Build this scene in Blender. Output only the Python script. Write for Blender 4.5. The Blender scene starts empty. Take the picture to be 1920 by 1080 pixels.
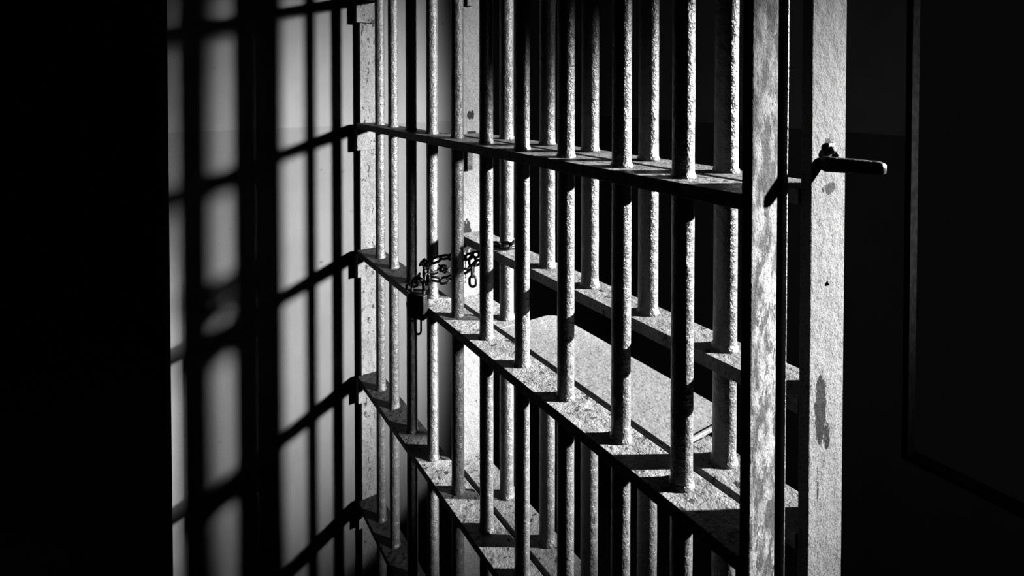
import bpy, bmesh, math, random
from mathutils import Vector, Matrix
random.seed(7)
PI = math.pi
C = bpy.context.scene.collection
S = bpy.context.scene
H = 1.66                      # eye height above the floor

# ------------------------------------------------------------------ helpers
def link(name, bm, m, parent=None, smooth=False, loc=(0, 0, 0)):
    me = bpy.data.meshes.new(name)
    bmesh.ops.recalc_face_normals(bm, faces=bm.faces)
    bm.to_mesh(me); bm.free()
    if smooth:
        for p in me.polygons: p.use_smooth = True
    o = bpy.data.objects.new(name, me); C.objects.link(o)
    me.materials.append(m); o.location = loc
    if parent is not None: o.parent = parent
    return o

def add_box(bm, x0, x1, y0, y1, z0, z1, bev=0.0, seg=2):
    r = bmesh.ops.create_cube(bm, size=1.0)
    vs = r['verts']
    for v in vs:
        v.co = Vector(((x0+x1)/2+v.co.x*(x1-x0), (y0+y1)/2+v.co.y*(y1-y0), (z0+z1)/2+v.co.z*(z1-z0)))
    if bev:
        es = list({e for v in vs for e in v.link_edges})
        bmesh.ops.bevel(bm, geom=es, offset=bev, segments=seg, affect='EDGES', profile=0.5)

def ring_bm(bm, rings, segs, closed_ends=True):
    prev = None; first = None
    for (c, r) in rings:
        cur = [bm.verts.new((c[0]+r*math.cos(2*PI*i/segs), c[1]+r*math.sin(2*PI*i/segs), c[2])) for i in range(segs)]
        if prev:
            for i in range(segs):
                bm.faces.new((prev[i], prev[(i+1) % segs], cur[(i+1) % segs], cur[i]))
        else: first = cur
        prev = cur
    if closed_ends:
        bm.faces.new(first[::-1]); bm.faces.new(prev)

def tube_bm(bm, pts, r, segs=12, closed=False):
    pts = [Vector(p) for p in pts]; n = len(pts)
    rings = []; nrm = None
    for i, p in enumerate(pts):
        if closed: t = (pts[(i+1) % n]-pts[i-1]).normalized()
        else: t = (pts[min(i+1, n-1)]-pts[max(i-1, 0)]).normalized()
        if nrm is None:
            nrm = t.orthogonal().normalized()
        nrm = (nrm-t*nrm.dot(t)).normalized()
        b = t.cross(nrm)
        rings.append([bm.verts.new(p+(nrm*math.cos(2*PI*k/segs)+b*math.sin(2*PI*k/segs))*r) for k in range(segs)])
    m = n if closed else n-1
    for i in range(m):
        a, c = rings[i], rings[(i+1) % n]
        off = 0
        if closed and i == n-1:   # match the twist
            off = min(range(segs), key=lambda k: (a[0].co-c[k].co).length)
        for k in range(segs):
            bm.faces.new((a[k], a[(k+1) % segs], c[(k+1+off) % segs], c[(k+off) % segs]))
    if not closed:
        bm.faces.new(rings[0][::-1]); bm.faces.new(rings[-1])

def thing(name, label, cat, loc=(0, 0, 0), group=None):
    o = bpy.data.objects.new(name, None); C.objects.link(o)
    o.location = loc; o.empty_display_size = .1
    o['label'] = label; o['category'] = cat
    if group: o['group'] = group
    return o

def struct(name, bm, m, label=None):
    o = link(name, bm, m)
    o['kind'] = 'structure'
    if label: o['label'] = label
    return o

# ------------------------------------------------------------------ materials
def newmat(name):
    m = bpy.data.materials.new(name); m.use_nodes = True
    nt = m.node_tree; b = nt.nodes['Principled BSDF']
    return m, nt, nt.nodes, nt.links, b

def ramp(N, a, b, ca, cb, mid=None):
    r = N.new('ShaderNodeValToRGB')
    r.color_ramp.elements[0].position = a; r.color_ramp.elements[1].position = b
    r.color_ramp.elements[0].color = (ca, ca, ca, 1); r.color_ramp.elements[1].color = (cb, cb, cb, 1)
    return r

def noise(N, L, vec, scale, detail=4, rough=.55, stretch=None):
    n = N.new('ShaderNodeTexNoise'); n.inputs['Scale'].default_value = scale
    n.inputs['Detail'].default_value = detail; n.inputs['Roughness'].default_value = rough
    if stretch:
        mp = N.new('ShaderNodeMapping'); mp.inputs['Scale'].default_value = stretch
        L.new(vec, mp.inputs['Vector']); L.new(mp.outputs['Vector'], n.inputs['Vector'])
    else: L.new(vec, n.inputs['Vector'])
    return n.outputs['Fac']

def mul(N, L, a, b, f=1.0):
    x = N.new('ShaderNodeMix'); x.data_type = 'RGBA'; x.blend_type = 'MULTIPLY'
    x.inputs[0].default_value = f
    L.new(a, x.inputs[6]); L.new(b, x.inputs[7]); return x.outputs[2]

KD = .5                       # every surface here is old and dark; the lamps are strong
def paint(name, base, dark, chips, chip_scale, bump=.5, rough=.45, fine=420, mottle=(.75, 1.0), mscale=(28, .35, .62), speck=.8, extra=None, spec=.12, far_shade=None):
    """old painted steel: base colour, mottled, with chips down to dark metal, orange-peel bump"""
    m, nt, N, L, B = newmat(name)
    base *= KD; dark *= KD; spec *= KD
    geo = N.new('ShaderNodeNewGeometry').outputs['Position']
    big = ramp(N, mscale[1], mscale[2], mottle[0], mottle[1])
    L.new(noise(N, L, geo, mscale[0], 5, .6, (1, 1, .45)), big.inputs[0])
    col = N.new('ShaderNodeRGB'); col.outputs[0].default_value = (base, base, base, 1)
    c = mul(N, L, col.outputs[0], big.outputs[0])
    sp = ramp(N, .36, .5, .45, 1.0)
    L.new(noise(N, L, geo, fine*.6, 3, .7), sp.inputs[0])
    c = mul(N, L, c, sp.outputs[0], speck)
    ch = ramp(N, chips, chips+.035, 1.0, 0.0)
    chn = noise(N, L, geo, chip_scale, 6, .68, (1, 1, .5))
    L.new(chn, ch.inputs[0])
    mx = N.new('ShaderNodeMix'); mx.data_type = 'RGBA'
    L.new(ch.outputs[0], mx.inputs[0]); L.new(c, mx.inputs[6]); mx.inputs[7].default_value = (dark, dark, dark, 1)
    c = mx.outputs[2]
    if extra: c = extra(N, L, geo, c, dark)
    if far_shade:  # painted shade: colour darkens past a given Y, beyond reach of the window beam
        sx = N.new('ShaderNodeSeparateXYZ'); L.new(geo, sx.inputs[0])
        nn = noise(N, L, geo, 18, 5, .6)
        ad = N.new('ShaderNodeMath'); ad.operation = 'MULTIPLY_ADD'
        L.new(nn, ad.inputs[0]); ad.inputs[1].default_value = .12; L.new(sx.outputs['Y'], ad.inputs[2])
        shade_ramp = ramp(N, 0, 1, 1.0, far_shade[1]); mr = N.new('ShaderNodeMapRange')
        L.new(ad.outputs[0], mr.inputs[0]); mr.inputs[1].default_value = far_shade[0]; mr.inputs[2].default_value = far_shade[0]+.08
        L.new(mr.outputs[0], shade_ramp.inputs[0]); c = mul(N, L, c, shade_ramp.outputs[0])
    L.new(c, B.inputs['Base Color'])
    B.inputs['Roughness'].default_value = rough
    B.inputs['Specular IOR Level'].default_value = spec
    b1 = N.new('ShaderNodeBump'); b1.inputs['Strength'].default_value = bump; b1.inputs['Distance'].default_value = .0016
    b2 = N.new('ShaderNodeBump'); b2.inputs['Strength'].default_value = bump*.9; b2.inputs['Distance'].default_value = .006
    L.new(noise(N, L, geo, fine, 3, .6), b1.inputs['Height'])
    L.new(noise(N, L, geo, 55, 4, .55), b2.inputs['Height'])
    b3 = N.new('ShaderNodeBump'); b3.inputs['Strength'].default_value = .6; b3.inputs['Distance'].default_value = .001; b3.invert = True
    L.new(ch.outputs[0], b3.inputs['Height'])
    L.new(b2.outputs[0], b1.inputs['Normal']); L.new(b1.outputs[0], b3.inputs['Normal'])
    L.new(b3.outputs[0], B.inputs['Normal'])
    return m

def chip_patch(N, L, geo, c, dark):
    # large flake of lost paint running down the lower half of the strike post
    sx = N.new('ShaderNodeSeparateXYZ'); L.new(geo, sx.inputs[0])
    def band(sock, cen, wid):
        s = N.new('ShaderNodeMath'); s.operation = 'SUBTRACT'; L.new(sock, s.inputs[0]); s.inputs[1].default_value = cen
        d = N.new('ShaderNodeMath'); d.operation = 'DIVIDE'; L.new(s.outputs[0], d.inputs[0]); d.inputs[1].default_value = wid
        p = N.new('ShaderNodeMath'); p.operation = 'MULTIPLY'; L.new(d.outputs[0], p.inputs[0]); L.new(d.outputs[0], p.inputs[1])
        return p.outputs[0]
    cur = c
    for (cx, wx, cz, wz, amp) in ((.602, .011, H-.350, .036, 2.1), (.616, .008, H-.385, .018, 1.7), (.598, .004, H-.43, .05, 1.1), (.612, .012, H-.068, .012, 1.7), (.615, .016, H-.112, .008, 1.7)):
        a = N.new('ShaderNodeMath'); a.operation = 'ADD'
        L.new(band(sx.outputs['X'], cx, wx), a.inputs[0]); L.new(band(sx.outputs['Z'], cz, wz), a.inputs[1])
        n = noise(N, L, geo, 170, 5, .7, (1, 1, .6))
        k = N.new('ShaderNodeMath'); k.operation = 'MULTIPLY_ADD'
        L.new(n, k.inputs[0]); k.inputs[1].default_value = 3.2; L.new(a.outputs[0], k.inputs[2])
        r = ramp(N, 0, 1, 1, 0)
        mr = N.new('ShaderNodeMapRange'); L.new(k.outputs[0], mr.inputs[0])
        mr.inputs[1].default_value = amp+.55; mr.inputs[2].default_value = amp+.68
        L.new(mr.outputs[0], r.inputs[0])
        mx = N.new('ShaderNodeMix'); mx.data_type = 'RGBA'
        L.new(r.outputs[0], mx.inputs[0]); L.new(cur, mx.inputs[6]); mx.inputs[7].default_value = (dark, dark, dark, 1)
        cur = mx.outputs[2]
    return cur

BARM = paint('bar_paint', .075, .01, .33, 60, bump=.9, rough=.40, fine=330, mottle=(.7, 1.0), spec=.75)
RAILM = paint('rail_paint', .19, .02, .40, 70, bump=.85, rough=.5, fine=330, mottle=(.6, 1.0), far_shade=(1.20, .22))  # far rail ends have their shade painted into the colour
RAILB = paint('door_rail_paint', .16, .02, .38, 70, bump=.7, rough=.5, fine=360, mottle=(.7, 1.0))
POST1 = paint('worn_stile_paint', .16, .035, .42, 60, bump=.6, rough=.75, fine=520, mottle=(.22, 1.0), spec=.05, mscale=(62, .40, .58), speck=1.0)
POST2 = paint('strike_stile_paint', .10, .006, .30, 90, bump=.75, rough=.75, fine=560, speck=1.0, mottle=(.88, 1.0), extra=chip_patch, spec=.05)
TRAYM = paint('tray_paint', .145, .015, .26, 60, bump=.35, rough=.5, fine=260, mottle=(.88, 1.0))
DARKM = paint('black_steel', .010, .004, .35, 80, bump=.4, rough=.38, fine=300, mottle=(.7, 1.0))
LEVM = paint('latch_steel', .05, .01, .42, 80, bump=.5, rough=.4, fine=300, mottle=(.6, 1.0))

def wallmat(name, upper, lower, dado, bump=.25):
    m, nt, N, L, B = newmat(name)
    upper *= KD; lower *= KD
    geo = N.new('ShaderNodeNewGeometry').outputs['Position']
    sx = N.new('ShaderNodeSeparateXYZ'); L.new(geo, sx.inputs[0])
    n = noise(N, L, geo, 40, 3, .5)
    a = N.new('ShaderNodeMath'); a.operation = 'MULTIPLY_ADD'; L.new(n, a.inputs[0]); a.inputs[1].default_value = .004; L.new(sx.outputs['Z'], a.inputs[2])
    g = N.new('ShaderNodeMath'); g.operation = 'GREATER_THAN'; L.new(a.outputs[0], g.inputs[0]); g.inputs[1].default_value = dado
    mx = N.new('ShaderNodeMix'); mx.data_type = 'RGBA'; L.new(g.outputs[0], mx.inputs[0])
    mx.inputs[6].default_value = (lower, lower, lower, 1); mx.inputs[7].default_value = (upper, upper, upper, 1)
    st = ramp(N, .3, .65, .82, 1.0); L.new(noise(N, L, geo, 9, 6, .6, (1, 1, .5)), st.inputs[0])
    c = mul(N, L, mx.outputs[2], st.outputs[0])
    sc = ramp(N, .26, .30, .35, 1.0); L.new(noise(N, L, geo, 26, 4, .6), sc.inputs[0])
    c = mul(N, L, c, sc.outputs[0], .7)
    L.new(c, B.inputs['Base Color']); B.inputs['Roughness'].default_value = .75; B.inputs['Specular IOR Level'].default_value = .05
    b = N.new('ShaderNodeBump'); b.inputs['Strength'].default_value = bump; b.inputs['Distance'].default_value = .002
    L.new(noise(N, L, geo, 160, 5, .6), b.inputs['Height']); L.new(b.outputs[0], B.inputs['Normal'])
    return m
DADO = H-.1165
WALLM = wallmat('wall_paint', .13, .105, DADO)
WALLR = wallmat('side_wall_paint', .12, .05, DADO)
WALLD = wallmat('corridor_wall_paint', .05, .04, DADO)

def concrete(name, v):
    m, nt, N, L, B = newmat(name)
    geo = N.new('ShaderNodeNewGeometry').outputs['Position']
    r = ramp(N, .3, .7, v*.7, v); L.new(noise(N, L, geo, 12, 8, .6), r.inputs[0])
    L.new(r.outputs[0], B.inputs['Base Color']); B.inputs['Roughness'].default_value = .8
    b = N.new('ShaderNodeBump'); b.inputs['Strength'].default_value = .3; b.inputs['Distance'].default_value = .003
    L.new(noise(N, L, geo, 90, 6, .6), b.inputs['Height']); L.new(b.outputs[0], B.inputs['Normal'])
    return m
FRAMEM, _nt, _N, _L, _B = newmat('black_window_frame')
_n = ramp(_N, .3, .7, .0006, .0014); _L.new(noise(_N, _L, _N.new('ShaderNodeNewGeometry').outputs['Position'], 60), _n.inputs[0])
_L.new(_n.outputs[0], _B.inputs['Base Color']); _B.inputs['Roughness'].default_value = .9; _B.inputs['Specular IOR Level'].default_value = 0.0
FLOORM = concrete('floor_concrete', .04)
CEILM = concrete('ceiling_plaster', .04)

# ------------------------------------------------------------------ the room
YW = 1.607; XR = 1.47; XL = -1.15; YN = -1.6; ZC = 2.76; T = .12; YE = 7.0
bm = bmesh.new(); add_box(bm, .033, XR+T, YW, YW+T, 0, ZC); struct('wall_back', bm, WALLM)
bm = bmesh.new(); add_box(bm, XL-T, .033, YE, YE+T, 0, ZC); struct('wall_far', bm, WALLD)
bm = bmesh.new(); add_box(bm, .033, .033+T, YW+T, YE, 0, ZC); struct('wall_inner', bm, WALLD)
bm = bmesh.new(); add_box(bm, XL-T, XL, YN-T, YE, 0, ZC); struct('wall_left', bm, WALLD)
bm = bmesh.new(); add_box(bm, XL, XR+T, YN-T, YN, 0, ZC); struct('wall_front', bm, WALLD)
bm = bmesh.new(); add_box(bm, XL-T, XR+T, YN-T, YE+T, -T, 0); struct('floor', bm, FLOORM)
bm = bmesh.new(); add_box(bm, XL-T, XR+T, YN-T, YE+T, ZC, ZC+T); struct('ceiling', bm, CEILM)
# right wall with the window that lets the light in
WY0, WY1, WZ0, WZ1 = -.29, .55, .78, 2.30; TR = .03
bm = bmesh.new()
add_box(bm, XR, XR+TR, WY1, YW, 0, ZC)
add_box(bm, XR, XR+TR, YN, WY0, 0, ZC)
add_box(bm, XR, XR+TR, WY0, WY1, 0, WZ0)
add_box(bm, XR, XR+TR, WY0, WY1, WZ1, ZC)
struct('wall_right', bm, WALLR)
bm = bmesh.new()
fw = .012
add_box(bm, XR-.004, XR+TR+.004, WY0-.001, WY0+fw, WZ0, WZ1, .001)
add_box(bm, XR-.004, XR+TR+.004, WY1-fw, WY1+.001, WZ0, WZ1, .001)
add_box(bm, XR-.004, XR+TR+.004, WY0, WY1, WZ0, WZ0+fw, .001)
add_box(bm, XR-.004, XR+TR+.004, WY0, WY1, WZ1-fw, WZ1, .001)
struct('window_1', bm, FRAMEM)

# ------------------------------------------------------------------ bars
RT = .0165                                    # rail thickness
railz = [H-.111+.376*k for k in (3, 2, 1, 0, -1, -2, -3, -4)]     # tops of the rails
railz = [z for z in railz if z < 2.72]
TOP = max(railz)

def bar_bm(r, z0, z1, tops, seed):
    """round bar with slightly uneven weld beads where it meets each rail"""
    rnd = random.Random(seed); rings = []
    zs = [z0]; z = z0
    while z < z1-.03:
        z += .03; zs.append(z)
    zs.append(z1)
    pts = []
    for z in zs: pts.append((z, r*(1+rnd.uniform(-.012, .012))))
    for t in tops:
        if z0-.001 <= t <= z1:
            for dz, k in ((.0005, 1.16), (.0035, 1.13), (.006, 1.02)):
                pts.append((min(t+dz, z1), r*k))
    pts.sort()
    out = []
    for z, rr in pts:
        if out and z-out[-1][0] < .0004: continue
        out.append((z, rr))
    bm = bmesh.new()
    ring_bm(bm, [((0, 0, z), rr) for z, rr in out], 28)
    return bm

def bar(parent, x, y, r, z0, z1, tops, seed, m=BARM):
    return link('bar', bar_bm(r, z0, z1, tops, seed), m, parent, True, (x, y, 0))

# ---- front grille -----------------------------------------------------------
A = thing('barred_grille', 'near steel bar grille from mottled flat post to back wall', 'bars', (0, 0, 0))
ay = [.4331, .5365, .6564, .7764, .898, 1.0168, 1.1402, 1.2608, 1.3811, 1.4832]
AX = .535
for i, y in enumerate(ay): bar(A, AX, y, .0133, .01, TOP+.0, railz, i)
bm = bmesh.new(); add_box(bm, .5532, .5552, .3145, .366, 0.0, TOP, .0005)
link('stile_flange', bm, BARM, A)
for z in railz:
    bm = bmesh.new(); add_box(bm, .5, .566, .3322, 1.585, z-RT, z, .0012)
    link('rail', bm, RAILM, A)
# near flat stile
bm = bmesh.new(); add_box(bm, .5, .5526, .3200, .3318, 0.0, TOP+.02, .0012)
o = link('stile', bm, POST1, A); o['label'] = 'broad mottled near post of the grille'
# far stile against the wall
bm = bmesh.new(); add_box(bm, .512, .572, 1.585, 1.6065, 0, TOP+.02, .001)
link('stile', bm, RAILB, A)
for z in railz:
    bm = bmesh.new(); add_box(bm, .5, .558, 1.578, 1.6065, z-RT-.064, z-RT-.0005, .001)
    link('bracket', bm, RAILB, A)

# ---- cell door behind it ----------------------------------------------------
B = thing('cell_gate', 'barred steel cell gate with a meal slot, standing just behind the front grille', 'gate', (0, 0, 0))
by = [.4303, .5614, .6906, .8097, .9495]
BX = .615; BR = .0147
MID = H-.339; R2 = H-.487
for i, y in enumerate(by):
    if i in (1, 2, 3):
        bar(B, BX, y, BR, MID-.012, TOP, railz+[MID], 20+i)
        bar(B, BX, y, BR, .01, R2-.004, railz, 30+i)
    else:
        bar(B, BX, y, BR, .01, TOP, railz+[MID], 20+i)
for z in railz:
    if abs(z-R2) < .002 or abs(z-(H-.487)) < .002:
        bm = bmesh.new(); add_box(bm, .5765, .642, .3150, .475, z-RT, z, .0012); link('rail', bm, RAILB, B)
        bm = bmesh.new(); add_box(bm, .5765, .642, .915, 1.098, z-RT, z, .0012); link('rail', bm, RAILB, B)
        bm = bmesh.new(); add_box(bm, .5765, .642, .475, .915, z-RT-.003, z-.004, .0008); link('rail', bm, RAILB, B)
    else:
        bm = bmesh.new(); add_box(bm, .5765, .642, .3150, 1.098, z-RT, z, .0012); link('rail', bm, RAILB, B)
bm = bmesh.new(); add_box(bm, .58, .644, .3150, 1.098, MID-RT-.001, MID, .0012)
o = link('slot_rail', bm, RAILB, B); o['label'] = 'extra cross rail above the meal slot'
bm = bmesh.new(); add_box(bm, .58, .6519, .3030, .3148, 0, TOP+.02, .0012)
strike = link('stile', bm, POST2, B); strike['label'] = 'pale near post with chipped paint'
bm = bmesh.new(); add_box(bm, .58, .6519, 1.098, 1.110, 0, TOP+.02, .0012)
link('stile', bm, POST2, B)
for z in railz:
    bm = bmesh.new(); add_box(bm, .598, .612, 1.088, 1.0975, z-RT-.068, z-RT-.0005, .001)
    link('bracket', bm, DARKM, B)
# meal tray: thin plate with rounded inner corners and a small turned-up near lip
def tray():
    bm = bmesh.new()
    x0, x1, y0, y1, rc = .5775, .712, .478, .912, .028
    ol = [(x0, y0), (x1-rc, y0)]
    for k in range(1, 8): a = -PI/2+PI/2*k/8; ol.append((x1-rc+rc*math.cos(a), y0+rc+rc*math.sin(a)))
    ol += [(x1, y0+rc), (x1, y1-rc)]
    for k in range(1, 10): a = PI/2*k/10; ol.append((x1-rc+rc*math.cos(a), y1-rc+rc*math.sin(a)))
    ol += [(x1-rc, y1), (x0, y1)]
    z1 = R2+.0005; z0 = z1-.003
    top = [bm.verts.new((x, y, z1)) for x, y in ol]; bot = [bm.verts.new((x, y, z0)) for x, y in ol]
    bm.faces.new(top); bm.faces.new(bot[::-1]); n = len(ol)
    for i in range(n): bm.faces.new((top[i], bot[i], bot[(i+1) % n], top[(i+1) % n]))
    return bm
tr = link('meal_tray', tray(), TRAYM, B); tr['label'] = 'flat smooth meal tray plate with rounded corners'
bm = bmesh.new(); add_box(bm, .5775, .69, .4765, .4805, R2+.0005, R2+.0045, .0008)
link('tray_lip', bm, TRAYM, tr)
# latch lever poking out past the strike post
lv = bmesh.new()
p0 = Vector((.5945, .3020, H-.0835)); p1 = Vector((.634, .2560, H-.0865))
d = (p1-p0).normalized(); side = d.cross(Vector((0, 0, 1))).normalized(); up = Vector((0, 0, 1))
prev = None; secs = []
n = 14
for i in range(n+1):
    t = i/n; p = p0.lerp(p1, t)
    w = .0055*(1.0-.1*t); h = .0085*(1-.15*t)
    if i in (0, n): w *= .8; h *= .7
    q = []
    for k in range(16):
        a = 2*PI*k/16
        cx = math.copysign(abs(math.cos(a))**.6, math.cos(a)); sz = math.copysign(abs(math.sin(a))**.6, math.sin(a))
        q.append(lv.verts.new(p+side*w*cx+up*h*sz))
    secs.append(q)
for i in range(n):
    for k in range(16): lv.faces.new((secs[i][k], secs[i][(k+1) % 16], secs[i+1][(k+1) % 16], secs[i+1][k]))
lv.faces.new(secs[0][::-1]); lv.faces.new(secs[-1])
lever = link('latch_lever', lv, LEVM, B, True); lever['label'] = 'dark steel latch lever sticking out past the post'
bm = bmesh.new()
add_box(bm, .605, .622, .2985, .3032, H-.080, H-.062, .0015)
bmesh.ops.create_uvsphere(bm, u_segments=14, v_segments=8, radius=.0045, matrix=Matrix.Translation((.610, .298, H-.070)))
bmesh.ops.create_uvsphere(bm, u_segments=14, v_segments=8, radius=.0035, matrix=Matrix.Translation((.619, .298, H-.075)))
link('latch_lug', bm, LEVM, B, True)
bm = bmesh.new()
bmesh.ops.create_uvsphere(bm, u_segments=14, v_segments=8, radius=.0024, matrix=Matrix.Translation((.6137, .3030, H-.2165)))
link('rivet', bm, DARKM, B, True)

# ------------------------------------------------------------------ chain and padlock
def link_shape(L=.029, W=.020, r=.0029):
    pts = []
    hl = (L-W)/2; R = W/2-r
    for k in range(9): a = -PI/2+PI*k/8; pts.append((hl+R*math.cos(a), R*math.sin(a), 0))
    for k in range(9): a = PI/2+PI*k/8; pts.append((-hl+R*math.cos(a), R*math.sin(a), 0))
    bm = bmesh.new(); tube_bm(bm, pts, r, 8, True)
    return bm
def catmull(P, n=40):
    P = [Vector(p) for p in P]; P = [P[0]*2-P[1]]+P+[P[-1]*2-P[-2]]; out = []
    for i in range(1, len(P)-2):
        for k in range(n):
            t = k/n; a, b, c, d_ = P[i-1], P[i], P[i+1], P[i+2]
            out.append(.5*((2*b)+(c-a)*t+(2*a-5*b+4*c-d_)*t*t+(3*b-a-3*c+d_)*t**3))
    out.append(P[-2]); return out
ch = thing('chain', 'dark steel chain wrapped around bars, binding cell gate to front grille', 'chain', (.512, 1.13, H-.41))
proto = link_shape(); pm = bpy.data.meshes.new('link'); bmesh.ops.recalc_face_normals(proto, faces=proto.faces); proto.to_mesh(pm); proto.free()
for p in pm.polygons: p.use_smooth = True
pm.materials.append(DARKM)
root = Vector(ch.location); cnt = 0
def lay(path, step=.0215, flip=0):
    global cnt
    pts = catmull(path); pos = 0.0; acc = 0.0; nxt = step/2; i0 = 0
    out = []
    for i in range(1, len(pts)):
        seg = (pts[i]-pts[i-1]).length
        while acc+seg >= nxt:
            t = (nxt-acc)/seg if seg else 0
            out.append((pts[i-1].lerp(pts[i], t), (pts[min(i+2, len(pts)-1)]-pts[max(i-3, 0)]).normalized()))
            nxt += step
        acc += seg
    for k, (p, t) in enumerate(out):
        x = t; ref = Vector((0, 0, 1)) if abs(t.z) < .9 else Vector((1, 0, 0))
        y = ref.cross(x).normalized(); z = x.cross(y)
        roll = (PI/4 if (k+flip) % 2 else -PI/4)+random.uniform(-.25, .25)
        M = Matrix((x, y, z)).transposed().to_4x4() @ Matrix.Rotation(roll, 4, 'X')
        M.translation = p-root
        o = bpy.data.objects.new('link', pm); C.objects.link(o); o.parent = ch; o.matrix_local = M
        cnt += 1
z = lambda v: H+v
# upper strand: padlock > round the front of a grille bar > back to the door bar and around it
lay([(.508, 1.117, z(-.455)), (.512, 1.124, z(-.425)), (.515, 1.118, z(-.402)), (.545, 1.095, z(-.385)), (.572, 1.05, z(-.378)), (.588, 1.0, z(-.356)), (.586, .957, z(-.330)), (.604, .922, z(-.3265)), (.640, .928, z(-.3265)), (.646, .958, z(-.330))])
lay([(.644, .968, z(-.331)), (.622, .984, z(-.345)), (.592, 1.005, z(-.372)), (.573, 1.045, z(-.405)), (.553, 1.09, z(-.432)), (.545, 1.105, z(-.441)), (.517, 1.118, z(-.436)), (.508, 1.119, z(-.455))], flip=1)
lay([(.500, 1.112, z(-.462)), (.506, 1.108, z(-.440)), (.513, 1.125, z(-.418)), (.520, 1.165, z(-.412)), (.54, 1.172, z(-.42)), (.560, 1.16, z(-.428)), (.562, 1.125, z(-.425)), (.552, 1.10, z(-.418))])
# loose end hanging from the crossing, and another tail beneath the padlock
lay([(.577, 1.028, z(-.372)), (.577, 1.027, z(-.40)), (.577, 1.026, z(-.435))])
lay([(.497, 1.128, z(-.425)), (.492, 1.14, z(-.447)), (.487, 1.16, z(-.462)), (.490, 1.165, z(-.50)), (.490, 1.150, z(-.535))])

pl = thing('padlock', 'black padlock hanging from the chain in front of the bars', 'padlock', (.480, 1.098, H-.508))
bm = bmesh.new(); add_box(bm, -.012, .012, -.024, .024, 0, .052, .004, 3)
link('body', bm, DARKM, pl, True)
pts = [(0, -.016, .045), (0, -.016, .066)]
for k in range(1, 8): a = PI-PI*k/8; pts.append((0, .016*math.cos(a), .068+.016*math.sin(a)))
pts += [(0, .016, .066), (0, .016, .045)]
bm = bmesh.new(); tube_bm(bm, pts, .0038, 10); link('shackle', bm, LEVM, pl, True)
pl.rotation_euler = (0, 0, .6); pl.scale = (1.0, .92, 1.05)
# ring with keys-like loop hanging under the lock
bm = bmesh.new()
pts = []
for k in range(9): a = PI+PI*k/8; pts.append((0, .0085*math.cos(a), -.026+.0085*math.sin(a)))
for k in range(9): a = PI*k/8; pts.append((0, .0085*math.cos(a), -.004+.0085*math.sin(a)))
tube_bm(bm, pts, .0024, 8, True)
link('ring', bm, DARKM, pl, True)

# ------------------------------------------------------------------ light
ROLL = -.34
def spot(name, loc, aim, power, half, blend, rad, wide=1.0, roll=0.0):
    l = bpy.data.lights.new(name, 'SPOT'); l.energy = power; l.spot_size = math.radians(half*2); l.spot_blend = blend
    l.shadow_soft_size = rad
    o = bpy.data.objects.new(name, l); C.objects.link(o); o.location = loc
    o.rotation_euler = (Vector(aim)-Vector(loc)).to_track_quat('-Z', 'Y').to_euler()
    o.rotation_euler = (o.rotation_euler.to_matrix() @ Matrix.Rotation(roll, 3, 'Z')).to_euler(); o.scale = (wide, 1, 1)
    return o
lb = spot('window_beam', (6.5, -3.23, H+1.75), (.60, .74, H-.43), 31000/KD, 3.45, 1.0, .07, 2.25, ROLL)
spot('flood_beam', (4.5, -4.2, H+1.15), (.42, 1.607, H-.50), 13500/KD, 6.9, 1.0, .27)
w = bpy.data.worlds.new('night'); S.world = w; w.use_nodes = True
w.node_tree.nodes['Background'].inputs[0].default_value = (.5, .5, .5, 1)
w.node_tree.nodes['Background'].inputs[1].default_value = .004

# ------------------------------------------------------------------ camera
f = 1020.0; pit = math.radians(1.0); phi = math.atan(675/f); cyp = 160+f*math.tan(pit)
cd = bpy.data.cameras.new('camera'); cam = bpy.data.objects.new('camera', cd); C.objects.link(cam)
cam.location = (0, 0, H); cam.rotation_euler = (PI/2-pit, 0, -phi)
cd.sensor_width = 36; cd.lens = f*36/1920; cd.shift_y = (cyp-540)/1920; cd.clip_start = .01
S.camera = cam
S.view_settings.view_transform = 'Standard'; S.view_settings.look = 'None'
S.view_settings.gamma = 1; S.view_settings.use_curve_mapping = False; S.view_settings.exposure = 0
